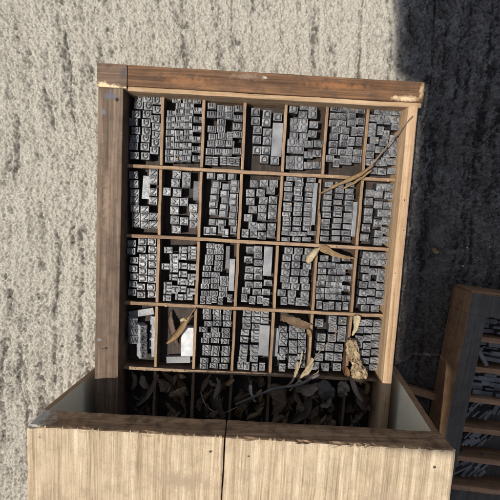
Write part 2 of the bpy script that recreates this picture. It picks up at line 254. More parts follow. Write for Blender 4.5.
st2 = vnoise(wu / 8, V / 260, 44); st3 = vnoise(wu / 3.6, V / 70, 45)
shaded_dirt = np.clip((U - 250) / 30, 0, 1)
grain = np.random.RandomState(3).normal(0, 1, U.shape); grain = (grain + np.roll(grain, 1, 0) + np.roll(grain, 1, 1) + np.roll(np.roll(grain, 1, 0), 1, 1)) / 2
b4 = bumps(13, 13, 46, .6); b5 = bumps(6, 5.5, 47, .6)
H = (1 - .92 * shaded_dirt) * (st * 1.5 + st2 * 1.5 + st3 * .7 + groove * 2.2) + big * .8 + (1 - shaded_dirt) * (b1 * 2.3 + b2 * 2.2) + shaded_dirt * (b4 * 3.2 + b5 * 2.2) + b3 * 2.5 + fine * 1.0 + mic * 1.2 + grain * .62
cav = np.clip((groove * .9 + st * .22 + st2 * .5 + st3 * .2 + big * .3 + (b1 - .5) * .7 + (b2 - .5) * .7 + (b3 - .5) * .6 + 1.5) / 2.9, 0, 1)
H = H - np.percentile(H, 98)
Xs = U - K * np.maximum(V, 170)
q = np.clip((Xs - 262 - 8 * vnoise(V / 40, U / 40, 31)) / 75, 0, 1); q = q * q * (3 - 2 * q)
low_ = np.clip((310 - V) / 120, 0, 1); low_ = low_ * low_ * (3 - 2 * low_)
H = H * (1 + .35 * q) - 45 * q * low_
dark = np.clip((U - 252 + 6 * vnoise(U / 12, V / 16, 32) + 3 * vnoise(U / 4, V / 5, 33)) / 26, 0, 1)  # darker right side: dirt and cast shade both put into the colour
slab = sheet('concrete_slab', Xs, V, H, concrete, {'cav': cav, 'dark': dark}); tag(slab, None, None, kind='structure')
# small stones and grit lying on the earth: nobody could count them
bm = bmesh.new()
for i in range(160):
    x = random.uniform(380, 560); y = random.uniform(-480, 470); r = random.choice([.6, .7, .8, 1, 1.2, 1.7])
    g = bmesh.ops.create_icosphere(bm, subdivisions=2, radius=r, matrix=Matrix.Translation((x, y, -44.5 + r * .4 + 5 * 0)))
    for v in g['verts']: v.co += noise.noise_vector(v.co * .7) * r * .5
    mi = random.choice([0, 0, 0, 1, 1, 2])
    for v in g['verts']:
        for f in v.link_faces: f.material_index = mi
def plain(name, col, rough=.8):
    t = NT(name); o = t.coord('World'); n = t.noise(o, 300, 4, .6)
    t.set(Base_Color=t.ramp(n, [(.3, tuple(c * .6 for c in col)), (.7, tuple(min(1, c * 1.3) for c in col))]), Roughness=rough); t.bump(n, .4, .0005); return t.m
tag(mk(bm, 'gravel', [plain('grey_stone', (.2, .2, .2)), plain('pale_stone', (.36, .35, .34)), plain('brown_stone', (.2, .12, .06))]), 'grit and small stones scattered over the dark shaded earth', 'gravel', kind='stuff')

# unseen slab added above, outline cut to shade the right-hand side
rz = 2600.; gx, gy = -.4505 * rz, -.088 * rz
poly = [(372, -700), (372, -214), (276, -213), (277, 262), (283, 276), (225, 300), (213, 417), (190, 640), (690, 640), (690, -700)]
bm = bmesh.new()
vb = [bm.verts.new((x + gx, y + gy, rz)) for x, y in poly]; f = bm.faces.new(vb)
r = bmesh.ops.extrude_face_region(bm, geom=[f])
for e in r['geom']:
    if isinstance(e, bmesh.types.BMVert): e.co.z += 40
tag(mk(bm, 'sun_blocker', plain('sun_blocker_brown', (.25, .18, .12))), None, None, kind='structure')

# ================================================================== TYPE CASE
W_stile = wood('weathered_stile_wood', 'y', (.042, .026, .017), (.125, .083, .056), (.25, .18, .128), spots=[
    (-228, 222, 9, 8, (.10, .105, .125), .5), (-238.5, 198, 5, 5.5, (.13, .135, .15), .4), (-218, 216.5, 2.6, 2.6, (.008, .007, .007), .1),
    (-241, -166, 4, 4, (.16, .165, .17), .4), (-229, -179.5, 4.2, 2.0, (.012, .009, .007), .1), (-235, -181, 2.4, 1.6, (.012, .009, .007), .1), (-232, 60, 7, 60, (.22, .155, .11), .7)], dirt=.35)
W_right = wood('bare_pine_stile', 'y', (.22, .125, .062), (.43, .285, .165), (.60, .44, .285), spots=[
    (240, 88, 1.8, 1.8, (.05, .035, .02), .2), (243, 40, 1.5, 2, (.06, .04, .025), .3), (240, -120, 1.6, 2.4, (.2, .12, .06), .4), (236, -30, 1.5, 1.2, (.08, .05, .03), .3)], dirt=.15)
W_rail = wood('brown_rail_wood', 'x', (.03, .015, .009), (.115, .056, .026), (.26, .14, .068), spots=[
    (226, 243, 26, 5, (.60, .44, .27), .5), (250, 255, 5, 12, (.55, .37, .21), .5), (-20, 262, 30, 6, (.20, .14, .10), .6), (60, 232, 60, 6, (.10, .065, .04), .7), (7.6, 262, 3.5, 3, (.42, .38, .33), .5),
    (-110, 250, 50, 9, (.23, .105, .045), .7), (120, 256, 60, 7, (.24, .105, .042), .7)], dirt=.5, dirtcol=(.055, .035, .025))
W_block = wood('corner_block_wood', 'x', (.07, .042, .028), (.14, .09, .06), (.23, .155, .105), spots=[
    (-239, 236, 11, 7, (.66, .50, .30), .35), (-222, 234, 13, 5.5, (.68, .53, .33), .35), (-207, 233, 7, 3.5, (.62, .47, .29), .35), (-209, 257, 6, 9, (.06, .06, .068), .6)], dirt=.5)
W_lip = wood('sunlit_pine_lip', 'x', (.22, .13, .07), (.39, .26, .15), (.54, .39, .245), dirt=.15)  # paler wood: sunlight on the rail's underside put into the colour
W_front = wood('worn_divider_edge', 'x', (.12, .07, .04), (.27, .175, .105), (.42, .295, .19), dirt=.4, dirtcol=(.10, .065, .045))
W_frontv = wood('worn_divider_edge_upright', 'y', (.12, .07, .04), (.27, .175, .105), (.42, .295, .19), dirt=.4, dirtcol=(.10, .065, .045))
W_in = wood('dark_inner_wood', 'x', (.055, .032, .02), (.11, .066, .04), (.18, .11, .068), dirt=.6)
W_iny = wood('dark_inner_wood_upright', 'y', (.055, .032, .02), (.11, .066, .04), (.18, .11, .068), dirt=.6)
W_floor = wood('case_floor_board', 'y', (.018, .014, .012), (.042, .031, .026), (.08, .06, .05), dirt=.6)  # floor colour darkened to deepen the shade between sorts

W_darkedge = wood('dark_divider_edge', 'y', (.07, .042, .027), (.15, .095, .062), (.25, .165, .11), dirt=.5)  # darker divider edges for the bottom row
GX, PX, GY, PY = -219.6, 66.2, 235., 114.4
YB = GY - 5 * PY
case = thing('type_case', 'open wooden type case divided into compartments of metal letters, lying on concrete', 'type case')
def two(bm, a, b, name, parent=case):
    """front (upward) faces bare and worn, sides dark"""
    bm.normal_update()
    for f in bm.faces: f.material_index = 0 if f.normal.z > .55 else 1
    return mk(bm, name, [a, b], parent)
two(plank(-247.5, -208.8, YB - 20, 234.2, 3, 60, 1.4, 14, .35, seed=1), W_stile, W_iny, 'side_rail')
mk(plank(232.3, 247.5, YB - 20, 234.2, 3, 59.2, 1.6, 10, .5, seed=2), 'side_rail', W_right, case)['label'] = 'bare pale side rail'
# top rail: a brown board above a pale lower lip, and the darker corner block at its left end
two(plank(-202.6, 254.2, 238.4, 269.4, 6, 60.4, 1.6, 12, .45, seed=3), W_rail, W_rail, 'top_rail')
mk(plank(-202.6, 253.2, 231.2, 238.3, 6, 57.5, 1.5, 7, .7, seed=4), 'rail_lip', W_lip, case)
two(plank(-249.3, -203.2, 234.4, 269.8, 5, 60.9, 1.4, 10, .4, seed=5), W_block, W_block, 'corner_block')
two(plank(-208.6, 232.1, YB - 20, YB + 6, 6, 58, 1.4, 14, .4, seed=6), W_rail, W_in, 'bottom_rail')
mk(plank(-208.6, 232.1, YB + 6.2, 231, 3, 7, 0, 30, .1, seed=7), 'back_panel', W_floor, case)
for k in range(1, 5):
    y = GY - k * PY
    two(plank(-208.4, 232.0, y - 2.9, y + 2.9, 7.2, 35.2, 1.1, 7, .75, seed=10 + k), W_front if k < 4 else wood('dusty_shelf_edge', 'x', (.13, .085, .055), (.26, .18, .115), (.42, .31, .2), dirt=.5), W_in, 'shelf')
for r in range(5):
    for c in range(1, 7):
        x = GX + c * PX; y1 = GY - r * PY - 3.4; y0 = GY - (r + 1) * PY + 3.4
        if r == 0: y1 = 231.0
        if r == 4: y0 = YB + 6.3
        bm = plank(x - 2.5, x + 2.5, y0, y1, 7.2, 34.6 + random.uniform(-.5, .3), 1.0, 6, .8, seed=20 + r * 7 + c)
        if (r, c) == (1, 5):        # the divider whose upper half has worn away
            for v in bm.verts:
                if v.co.z > 20 and v.co.y > 55: v.co.z = max(12, v.co.z - min(18, (v.co.y - 55) * 1.4))
        two(bm, W_frontv if r < 4 else W_darkedge, W_iny, 'divider')

# ================================================================== METAL TYPE
M_sort = metal('type_metal', (.085, .087, .093), (.27, .272, .28), .48, .2, .9)
M_shank = metal('shade_dark_type_side', (.016, .0165, .019), (.065, .066, .07), .5, .25, .6)  # shade between the sorts put into the dark side colour
M_bright = metal('sunlit_type_side', (.30, .31, .325), (.50, .51, .525), .4, .2, .3)  # lit copy of the side metal, sunlight put into its colour
M_face = metal('dark_letter_face', (.018, .018, .02), (.20, .20, .203), .5, .12, .5, 75)  # letter faces darker than the metal around them
M_slab = metal('dull_spacing_metal', (.13, .135, .143), (.26, .265, .275), .48, .3, .3, 38)
M_dark = metal('dark_tarnished_lead', (.04, .04, .046), (.12, .118, .128), .55, .2, .5, 40)
HT = 23.4; BODY = 14.6
SERIF = {  # slab serifs in glyph box units: (x centre, y, half width)
 'A': [(.06, 0, .17), (.94, 0, .17)], 'B': [], 'D': [], 'E': [], 'F': [(.12, 0, .22)], 'H': [(.1, 0, .2), (.9, 0, .2), (.1, 1, .2), (.9, 1, .2)],
 'I': [(.5, 0, 1.1), (.5, 1, 1.1)], 'J': [(.75, 1, .5)], 'K': [(.1, 0, .2), (.1, 1, .2), (.88, 0, .18), (.85, 1, .18)], 'L': [(.1, 1, .24)],
 'M': [(.06, 0, .14), (.94, 0, .14), (.06, 1, .12), (.94, 1, .12)], 'N': [(.1, 0, .18), (.1, 1, .16), (.9, 1, .2)], 'P': [(.1, 0, .24)], 'R': [(.1, 0, .2), (.92, 0, .12)],
 'T': [(.5, 0, .26)], 'U': [(.1, 1, .2), (.9, 1, .2)], 'V': [(.08, 1, .17), (.92, 1, .17)], 'W': [(.06, 1, .12), (.94, 1, .12), (.5, 1, .1)],
 'X': [(.1, 0, .17), (.9, 0, .17), (.1, 1, .17), (.9, 1, .17)], 'Y': [(.5, 0, .24), (.08, 1, .17), (.92, 1, .17)]}
def sort_body(w):
    bm = bmesh.new(); h = HT - 2.3
    bmesh.ops.create_cube(bm, size=1, matrix=Matrix.Translation((0, 0, h / 2)) @ Matrix.Diagonal((w * .965, BODY * .965, h, 1)))
    top = [e for e in bm.edges if all(v.co.z > h - .1 for v in e.verts)]
    bmesh.ops.bevel(bm, geom=top, offset=.55, segments=1, affect='EDGES')
    side = [e for e in bm.edges if abs(e.verts[0].co.z - e.verts[1].co.z) > 10]
    bmesh.ops.bevel(bm, geom=side, offset=.25, segments=1, affect='EDGES')
    bm.normal_update()
    for f in bm.faces: f.material_index = 1 if abs(f.normal.z) < .3 else 0
    return bm
def letter(L, w):
    """raised, flared letter in mm, upright, base on the shoulder"""
    cu = bpy.data.curves.new('letter', 'FONT'); cu.body = L; cu.size = 1; cu.resolution_u = 3
    cu.fill_mode = 'BOTH'; cu.offset = 0. if L == 'M' else .012
    ob = bpy.data.objects.new('letter', cu); C.objects.link(ob)
    dg = bpy.context.evaluated_depsgraph_get(); me = bpy.data.meshes.new_from_object(ob.evaluated_get(dg))
    bpy.data.objects.remove(ob); bm = bmesh.new(); bm.from_mesh(me); bpy.data.meshes.remove(me)
    bmesh.ops.remove_doubles(bm, verts=bm.verts, dist=1e-5)
    xs = [v.co.x for v in bm.verts]; ys = [v.co.y for v in bm.verts]
    a, b, c, d = min(xs), max(xs), min(ys), max(ys)
    lw = w * (.30 if L == 'I' else .80); lh = BODY * .62
    top = HT
    for v in bm.verts: v.co = Vector(((v.co.x - (a + b) / 2) / (b - a) * lw, (v.co.y - (c + d) / 2) / (d - c) * lh, top))
    for (x, y, hw) in SERIF.get(L, ()):
        t = lh * .105; cx = (x - .5) * lw * .92; cy = (y - .5) * lh * .985 + (t / 2 if y < .5 else -t / 2)
        hw2 = hw * lw * (.95 if L == 'I' else .8)
        q = [bm.verts.new((cx + sx * hw2, cy + sy * t / 2, top + .03)) for sx, sy in ((-1, -1), (1, -1), (1, 1), (-1, 1))]
        bm.faces.new(q)
    bmesh.ops.recalc_face_normals(bm, faces=bm.faces)
    for f in bm.faces:
        if f.normal.z < 0: f.normal_flip()
    # pull the outline down into flared sides
    edges = [e for e in bm.edges if len(e.link_faces) == 1]
    dirs = {}
    for e in edges:
        f = e.link_faces[0]
        for lp in f.loops:
            if lp.edge == e:
                d_ = (lp.link_loop_next.vert.co - lp.vert.co).normalized(); nrm = Vector((d_.y, -d_.x, 0))
        for v in e.verts: dirs.setdefault(v, Vector((0, 0, 0))); dirs[v] += nrm
    low = {}
    for v, nrm in dirs.items():
        n2 = nrm.normalized() if nrm.length > 1e-6 else Vector((0, 0, 0))
        low[v] = bm.verts.new(v.co + n2 * .5 + Vector((0, 0, -2.5)))
    for e in edges:
        a_, b_ = e.verts
        try:
            f = bm.faces.new((a_, b_, low[b_], low[a_])); f.material_index = 1
        except ValueError: pass
    return bm
ORD = ['first', 'second', 'third', 'fourth', 'fifth', 'sixth', 'seventh', 'eighth', 'ninth', 'tenth', 'eleventh', 'twelfth', 'thirteenth', 'fourteenth', 'fifteenth']
ROWN = ['top', 'second', 'third', 'fourth']
COLN = ['leftmost', 'second', 'third', 'central', 'fifth', 'sixth', 'rightmost']
cam_pos = Vector((-7.959472, 61.984265, 682.784083))
entries = []
for (r, c, L, w, items) in SORTS:
    lying = sorted([it for it in items if it[2] == 0], key=lambda q: q[0]); up = sorted([it for it in items if it[2] == 1])
    cols = []
    for it in lying:
        k = next((g for g in cols if abs(g[-1][0] - it[0]) < 6 or abs(sum(q[0] for q in g) / len(g) - it[0]) < 7), None)
        if k is None: cols.append([it])
        else: k.append(it)
    cols.sort(key=lambda g: sum(q[0] for q in g) / len(g))
    nm = {1: ['only'], 2: ['left', 'right'], 3: ['left', 'middle', 'right']}.get(len(cols), ORD)
    where = f'{ROWN[r]} row {COLN[c]} compartment'
    for ci, g in enumerate(cols):
        g.sort(key=lambda q: -q[1])
        for k, it in enumerate(g): entries.append((r, c, L, w, it, f'metal letter {L} sort, {ORD[k]} from top in {nm[ci]} column, {where}'))
    for k, it in enumerate(up): entries.append((r, c, L, w, it, f'turned metal letter {L} sort, {ORD[k]} turned one from left, {where}'))
def score(e):
    x, y, o = e[4]; return BODY * e[3] / (cam_pos - Vector((x, y, 31))).length ** 2
entries.sort(key=score, reverse=True)
rnd = random.Random(5)
bodies, faces = {}, {}
stuff = bmesh.new(); tops = []
def wordy(L, r, c): return f'letter {L} sorts in the {ROWN[r]} row'
for i, (r, c, L, w, (x, y, o), lab) in enumerate(entries):
    if (L, 'b') not in bodies:
        for d, bmf, mats, nm in ((bodies, sort_body(w), [M_sort, M_shank], 'metal_type_sort'), (faces, letter(L, w), [M_face, M_sort], 'raised_letter')):
            me = bpy.data.meshes.new(nm); bmesh.ops.scale(bmf, vec=(S, S, S), verts=bmf.verts); bmf.to_mesh(me); bmf.free()
            for m in mats: me.materials.append(m)
            d[(L, 'b')] = me
    z = 7.1 + rnd.choice([0, 0, .2, .4, .8, 1.4, 2.2, 3.0]) + rnd.uniform(0, .3)
    tops.append((x, y, z + HT))
    rot = Matrix.Rotation((math.pi / 2 if o == 0 else 0) + math.radians(rnd.gauss(0, 1.3)), 4, 'Z') @ Matrix.Rotation(math.radians(rnd.gauss(0, 1.6)), 4, 'X') @ Matrix.Rotation(math.radians(rnd.gauss(0, 1.6)), 4, 'Y')
    mat = Matrix.Translation((x * S, y * S, z * S)) @ rot
    if i < 300:
        ob = bpy.data.objects.new('metal_type_sort', bodies[(L, 'b')]); C.objects.link(ob); ob.matrix_world = mat
        tag(ob, lab, 'type sort', wordy(L, r, c))
        lt = bpy.data.objects.new('raised_letter', faces[(L, 'b')]); C.objects.link(lt); lt.parent = ob
    else:
        for me, off in ((bodies[(L, 'b')], 0), (faces[(L, 'b')], 1)):
            tmp = bmesh.new(); tmp.from_mesh(me); bmesh.ops.transform(tmp, matrix=mat, verts=tmp.verts)
            for f in tmp.faces: f.material_index = (2 if f.material_index == 1 else 0) if off == 0 else (1 if f.material_index == 0 else 0)
            m2 = bpy.data.meshes.new('x'); tmp.to_mesh(m2); tmp.free(); stuff.from_mesh(m2); bpy.data.meshes.remove(m2)
me = bpy.data.meshes.new('metal_type_sort'); stuff.to_mesh(me); stuff.free()
me.materials.append(M_sort); me.materials.append(M_face); me.materials.append(M_shank)
so = bpy.data.objects.new('metal_type_sorts', me); C.objects.link(so)
tag(so, 'smaller metal letter sorts packed in columns through the case compartments', 'type sort', kind='stuff')

# plain spacing blocks standing among the letters
def spacer(x0, x1, y0, y1, z1, label, mat=None, rot=0.):
    cx, cy = (x0 + x1) / 2, (y0 + y1) / 2
    bm = plank(x0 - cx, x1 - cx, y0 - cy, y1 - cy, 0, z1 - 7.3, .5, 12, .12, seed=x0)
    o = mk(bm, 'metal_spacer', mat or M_slab, loc=(cx, cy, 7.3)); o.rotation_euler.z = math.radians(rot)
    return tag(o, label, 'spacer', 'plain spacing blocks in the type case')
spacer(25.6, 42.6, 149, 203, 28, 'tall plain grey metal block beside the letter D sorts')
spacer(-186, -173.5, 68, 106.5, 22, 'bluish plain metal slab between the columns of letter N sorts', rot=-3)
spacer(-100.5, -89.5, 70, 102, 24, 'dark plain metal slab right of the letter M sorts', M_dark)
spacer(99.2, 105.6, 39.8, 109.5, 29.5, 'long thin metal strip along the right of the letter J sorts')
spacer(167.5, 174.5, 24, 82, 29, 'long thin metal strip along the right of the letter I sorts')
spacer(-41.5, -34.8, -43, -3.8, 22, 'dark upright metal slab above the letter S spacers', M_dark)
spacer(-34, -24.6, -80, -24.7, 28, 'pale rounded metal slab right of the letter S sorts')
spacer(23.4, 37.4, -50.5, -.4, 29, 'bluish notched metal block beside the letter R sorts')
spacer(23.2, 40.6, -191, -136.8, 29, 'wide smooth metal block beside the letter Y sorts')
spacer(47.2, 58, -194, -143, 22, 'shaded metal slab left of the letter X sorts')

# loose pieces: leaning sorts in the left compartment of the fourth row, a lying row in the next
lit_sides = {}
def loose(L, mat, label, group):
    if L not in lit_sides:
        lit_sides[L] = bodies[(L, 'b')].copy(); lit_sides[L].materials[1] = M_bright
    ob = bpy.data.objects.new('metal_type_sort', lit_sides[L]); C.objects.link(ob); ob.matrix_world = mat
    lt = bpy.data.objects.new('raised_letter', faces[(L, 'b')]); C.objects.link(lt); lt.parent = ob
    return tag(ob, label, 'type sort', group)
def M(x, y, z, rx=0, ry=0, rz=0):
    return Matrix.Translation((x * S, y * S, z * S)) @ Matrix.Rotation(math.radians(rz), 4, 'Z') @ Matrix.Rotation(math.radians(ry), 4, 'Y') @ Matrix.Rotation(math.radians(rx), 4, 'X')
for k in range(3):
    loose('W', M(-203 + k * .6, -144 - k * 15.4, 9, 0, 26, -2), f'tilted loose metal sort, {ORD[k]} from top in the shaded left pile', 'loose leaning sorts in the fourth row leftmost compartment')
for k in range(4):
    loose('M', M(-188 + k * .5, -155 - k * 14.9, 10.5, 0, 33, -3), f'tilted loose metal sort, {ORD[k]} from top in the sunlit right pile', 'loose leaning sorts in the fourth row leftmost compartment')
for k, (x, y, l, wd, rz) in enumerate([(-163.5, -165, 60, 11, 88), (-184, -129.5, 44, 12, 12), (-160, -190, 36, 10, 93)]):
    bm = plank(-l / 2, l / 2, -wd / 2, wd / 2, 0, 8, .5, 10, .12, seed=k); o = mk(bm, 'metal_spacer', M_slab, loc=(x, y, 8 + k)); o.rotation_euler.z = math.radians(rz)
    tag(o, ['upright bluish metal strip right of the leaning loose sorts', 'slanting metal strip lying above the leaning loose sorts', 'short metal strip at the lower right of the leaning sorts'][k], 'spacer', 'loose metal strips in the fourth row')
for k in range(6):
    loose('Z' if k % 2 else 'S', M(-111 + .4 * (k % 2), -152.5 - k * 8.4, 22.5, 0, 90, 2) @ Matrix.Rotation(math.pi / 2, 4, 'Z'), f'bright metal sort lying on its side, {ORD[k]} from top of the six beside the pod', 'six bright sorts lying on their sides')
bm = plank(-21, 21, -6, 6, 0, 9, .6, 10, .12, seed=4); o = mk(bm, 'metal_spacer', M_slab, loc=(-116.5, -210.3, 10)); o.rotation_euler.z = math.radians(4)
tag(o, 'metal bar lying along the bottom below the six bright sorts', 'spacer')

# ================================================================== CRATE
def quadslab(bm, a, b, c, d, off, mi_in=1):
    """a slab: four corners of one face and an offset vector"""
    v = [bm.verts.new(Vector(p)) for p in (a, b, c, d)]; w_ = [bm.verts.new(Vector(p) + Vector(off)) for p in (a, b, c, d)]
    f = bm.faces.new(v); f.material_index = mi_in; bm.faces.new(w_[::-1])
    for i in range(4): bm.faces.new((v[i], w_[i], w_[(i + 1) % 4], v[(i + 1) % 4]))
W_rim = wood('dirty_brown_rim', 'x', (.09, .052, .03), (.26, .16, .095), (.44, .29, .18), dirt=.75, dirtcol=(.05, .03, .018), bump=1., spots=[(-284, 180, 26, 60, (.42, .40, .385), .6)])
W_pale = wood('raw_pale_board', 'y', (.16, .105, .06), (.42, .32, .205), (.66, .55, .40), dirt=.3, dirtcol=(.17, .12, .08), cx=1.9, bump=1., spots=[(-176, 66, 9, 13, (.13, .07, .035), .5), (88, 24, 7, 10, (.14, .075, .04), .5), (-80, 120, 60, 16, (.30, .22, .15), .7), (190, 110, 40, 30, (.33, .25, .17), .7), (-150, 30, 90, 22, (.27, .19, .125), .8), (120, 70, 50, 40, (.30, .22, .145), .8), (-268, 165, 2.4, 2.4, (.03, .025, .02), .2), (-40, 164, 2.4, 2.4, (.03, .025, .02), .2), (10, 163, 2.4, 2.4, (.03, .025, .02), .2), (246, 168, 2.4, 2.4, (.03, .025, .02), .2)])
W_edge = wood('brown_panel_edge', 'z', (.12, .07, .04), (.24, .145, .085), (.36, .23, .14), dirt=.4)
t = NT('pale_lining'); o_ = t.coord('Object'); n1 = t.noise(o_, 18, 5, .6); n2 = t.noise(t.mapping(o_, (1, 8, 2)), 40, 5, .6)
col = t.mix(.5, t.ramp(n1, [(.3, (.82, .75, .58)), (.7, (.90, .84, .68))]), t.ramp(n2, [(.3, (.82, .76, .60)), (.7, (.92, .87, .72))]))
col = t.mix(t.ramp(t.noise(o_, 160, 3, .6), [(.62, 0.), (.70, .45)]), col, (.36, .34, .28))
t.set(Base_Color=col, Roughness=.6); t.bump(n2, .15, .0006); lining = t.m
crate = thing('wooden_crate', 'open ended wooden crate with pale lining around the foot of the type case', 'crate', (0, -420, 0))
def cm(bm, name, mats):
    bmesh.ops.translate(bm, verts=bm.verts, vec=(0, 420, 0)); return mk(bm, name, mats, crate)
for xa, xb in ((-286, -22.6), (-21.4, 270)):
    bm = plank(xa, xb, -640, -241, 148, 191.5, 2.6, 5, .9, seed=xa)
    bm.normal_update()
    for f in bm.faces: f.material_index = 1 if (f.normal.z > .6) else 0
    for v in bm.verts:                               # splintered fibres along the lip, right end a little higher
        if v.co.y > -243.5 and v.co.z > 187: c_ = max(0, noise.noise(Vector((v.co.x * .045, 0, 3))) - .05) * 5 + max(0, noise.noise(Vector((v.co.x * .21, 5, 3))) - .1) * 3; v.co.y -= c_; v.co.z -= c_ * .8
        k_ = (v.co.x + 286) / 556; v.co.z += k_ * 31; v.co.y += k_ * 13.5 * (1 if v.co.y > -262 else 0)
    cm(bm, 'top_board', [W_rim, W_pale])
# the splintered pale strands hanging over the rim
bm = bmesh.new(); rr = random.Random(9)
for i in range(24):
    x = rr.uniform(-284, 269); y = -241 + (x + 286) / 556 * 13.5; zz = (x + 286) / 556 * 31; l = rr.uniform(1.0, 4.2) * (1.5 if rr.random() < .12 else 1); w_ = rr.uniform(.8, 2.6)
    q = [bm.verts.new((p[0], p[1], p[2] + zz)) for p in ((x - w_, y - .6, 191.6), (x + w_, y - .6, 191.6), (x + w_ * .6, y + 1.0, 191.0 - l * .3), (x + rr.uniform(-.5, .5), y + 1.5, 190 - l), (x - w_ * .6, y + 1.0, 191.0 - l * .3))]
    bm.faces.new(q)
cm(bm, 'splinters', W_pale)['kind'] = 'stuff'
bm = bmesh.new(); quadslab(bm, (-278, -241, 147.5), (-259.5, -238, 1), (-259.5, -630, 1), (-278, -630, 147.5), (-8, 0, 0)); cm(bm, 'side_panel', [W_edge, lining])
bm = bmesh.new(); quadslab(bm, (260, -229, 177), (267, -206, -42), (267, -630, -42), (260, -630, 177), (10, 0, 0)); cm(bm, 'side_panel', [W_edge, lining])
cm(plank(-284, 268, -652, -641, 2, 189, .8, 20, .3, seed=33), 'end_panel', W_edge)
# ================================================================== SECOND CASE, in the shade
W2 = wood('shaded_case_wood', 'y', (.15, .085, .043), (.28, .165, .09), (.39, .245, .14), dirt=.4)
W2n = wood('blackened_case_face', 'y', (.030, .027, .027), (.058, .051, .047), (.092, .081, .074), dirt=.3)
W2s = wood('shaded_shelf_wood', 'x', (.13, .068, .036), (.22, .125, .07), (.31, .185, .108), dirt=.35)
case2 = thing('type_case', 'dark second type case of metal slugs lying in the shade on bare earth', 'type case', (389.7, -63.2, -44))
case2.rotation_euler.z = math.radians(-4.6)
def c2(bm, name, mats):
    return mk(bm, name, mats, case2)
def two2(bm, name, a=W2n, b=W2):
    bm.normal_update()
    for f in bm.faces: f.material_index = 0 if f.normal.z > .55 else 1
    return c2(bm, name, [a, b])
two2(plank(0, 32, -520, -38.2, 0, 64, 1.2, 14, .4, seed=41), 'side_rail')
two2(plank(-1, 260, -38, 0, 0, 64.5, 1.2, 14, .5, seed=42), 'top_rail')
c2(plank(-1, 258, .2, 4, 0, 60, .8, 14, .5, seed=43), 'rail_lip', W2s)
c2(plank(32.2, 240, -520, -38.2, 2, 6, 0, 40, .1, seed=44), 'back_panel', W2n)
ys = [-84, -141, -199, -257, -315, -373]
for k, y in enumerate(ys): c2(plank(32.3, 240, y - 5, y + 5, 6.2, 46, 1.2, 9, .7, seed=45 + k), 'shelf', W2s)
tops2 = [-38] + ys
rr = random.Random(21)
def slug(x, y, z, l, wd, h, rz, label, rx=0):
    bm = plank(-l / 2, l / 2, -wd / 2, wd / 2, 0, h, .5, 10, .12, seed=x)
    o = mk(bm, 'metal_slug', M_dark); a = math.radians(-4.6)
    o.location = ((389.7 + x * math.cos(a) - y * math.sin(a)) * S, (-63.2 + x * math.sin(a) + y * math.cos(a)) * S, (z - 44) * S)
    o.rotation_euler = (math.radians(rx), 0, a + math.radians(rz)); return tag(o, label, 'metal slug', 'dark slugs in the shaded case')
names = ['top', 'second', 'third', 'fourth', 'fifth', 'sixth']
for k in range(6):
    yt, yb = tops2[k] - (6 if k else 1), ys[k] + 6; y = yt - 5; j = 0
    while y > yb + 4:
        x = 34
        while x < 100:
            l = rr.choice([16, 22, 30, 38]); wd = rr.choice([3.5, 5, 7, 8.5, 9])
            messy = k >= 3
            slug(x + l / 2 + rr.uniform(0, 3), y + rr.uniform(-1, 1), 8 + rr.uniform(8, 22), l, wd, 9, rr.uniform(-3, 3) if not messy else rr.uniform(35, 75), f'dark metal slug {"tipped at an angle" if messy else "lying flat"} in the {names[k]} compartment of the shaded case')
            x += l + rr.uniform(1, 4) if not messy else rr.uniform(9, 14)
        y -= 9.2 if k < 3 else 19
slug(52, -118, 40, 34, 7, 7, -52, 'dark metal slug lying slantwise on top in the third compartment of shaded case')

# a weathered plank lying between crate and second case
tag(mk(plank(-46, 46, -7, 7, 0, 12, 1, 10, .6, seed=60), 'wooden_plank', W2s, loc=(340, -272, -44)), 'short brown wooden plank lying on earth between the crate and second case', 'plank').rotation_euler.z = math.radians(-14)

# ================================================================== DRY LEAVES, TWIGS, BARK
L_tan = leafmat('tan_dry_leaf', (.24, .145, .07), (.52, .37, .20)); L_cream = leafmat('cream_dry_leaf', (.50, .40, .24), (.78, .69, .49))
L_brown = leafmat('brown_dead_leaf', (.10, .068, .05), (.33, .235, .175)); L_grey = leafmat('grey_dead_leaf', (.16, .128, .10), (.42, .35, .285))
L_dark = leafmat('dark_dead_leaf', (.07, .052, .043), (.24, .175, .14)); L_pale = leafmat('straw', (.42, .33, .22), (.74, .64, .46))
L_mid = leafmat('russet_dead_leaf', (.15, .098, .062), (.42, .30, .20)); Tw = leafmat('twig_bark', (.09, .06, .042), (.26, .18, .125))
def smoothpath(P, n):
    out = []
    for i in range(n):
        u = i / (n - 1) * (len(P) - 1); k = min(int(u), len(P) - 2); f = u - k
        p0, p1, p2, p3 = P[max(k - 1, 0)], P[k], P[k + 1], P[min(k + 2, len(P) - 1)]
        out.append(.5 * ((2 * p1) + (p2 - p0) * f + (2 * p0 - 5 * p1 + 4 * p2 - p3) * f * f + (3 * p1 - 3 * p2 + p3 - p0) * f ** 3))
    return out
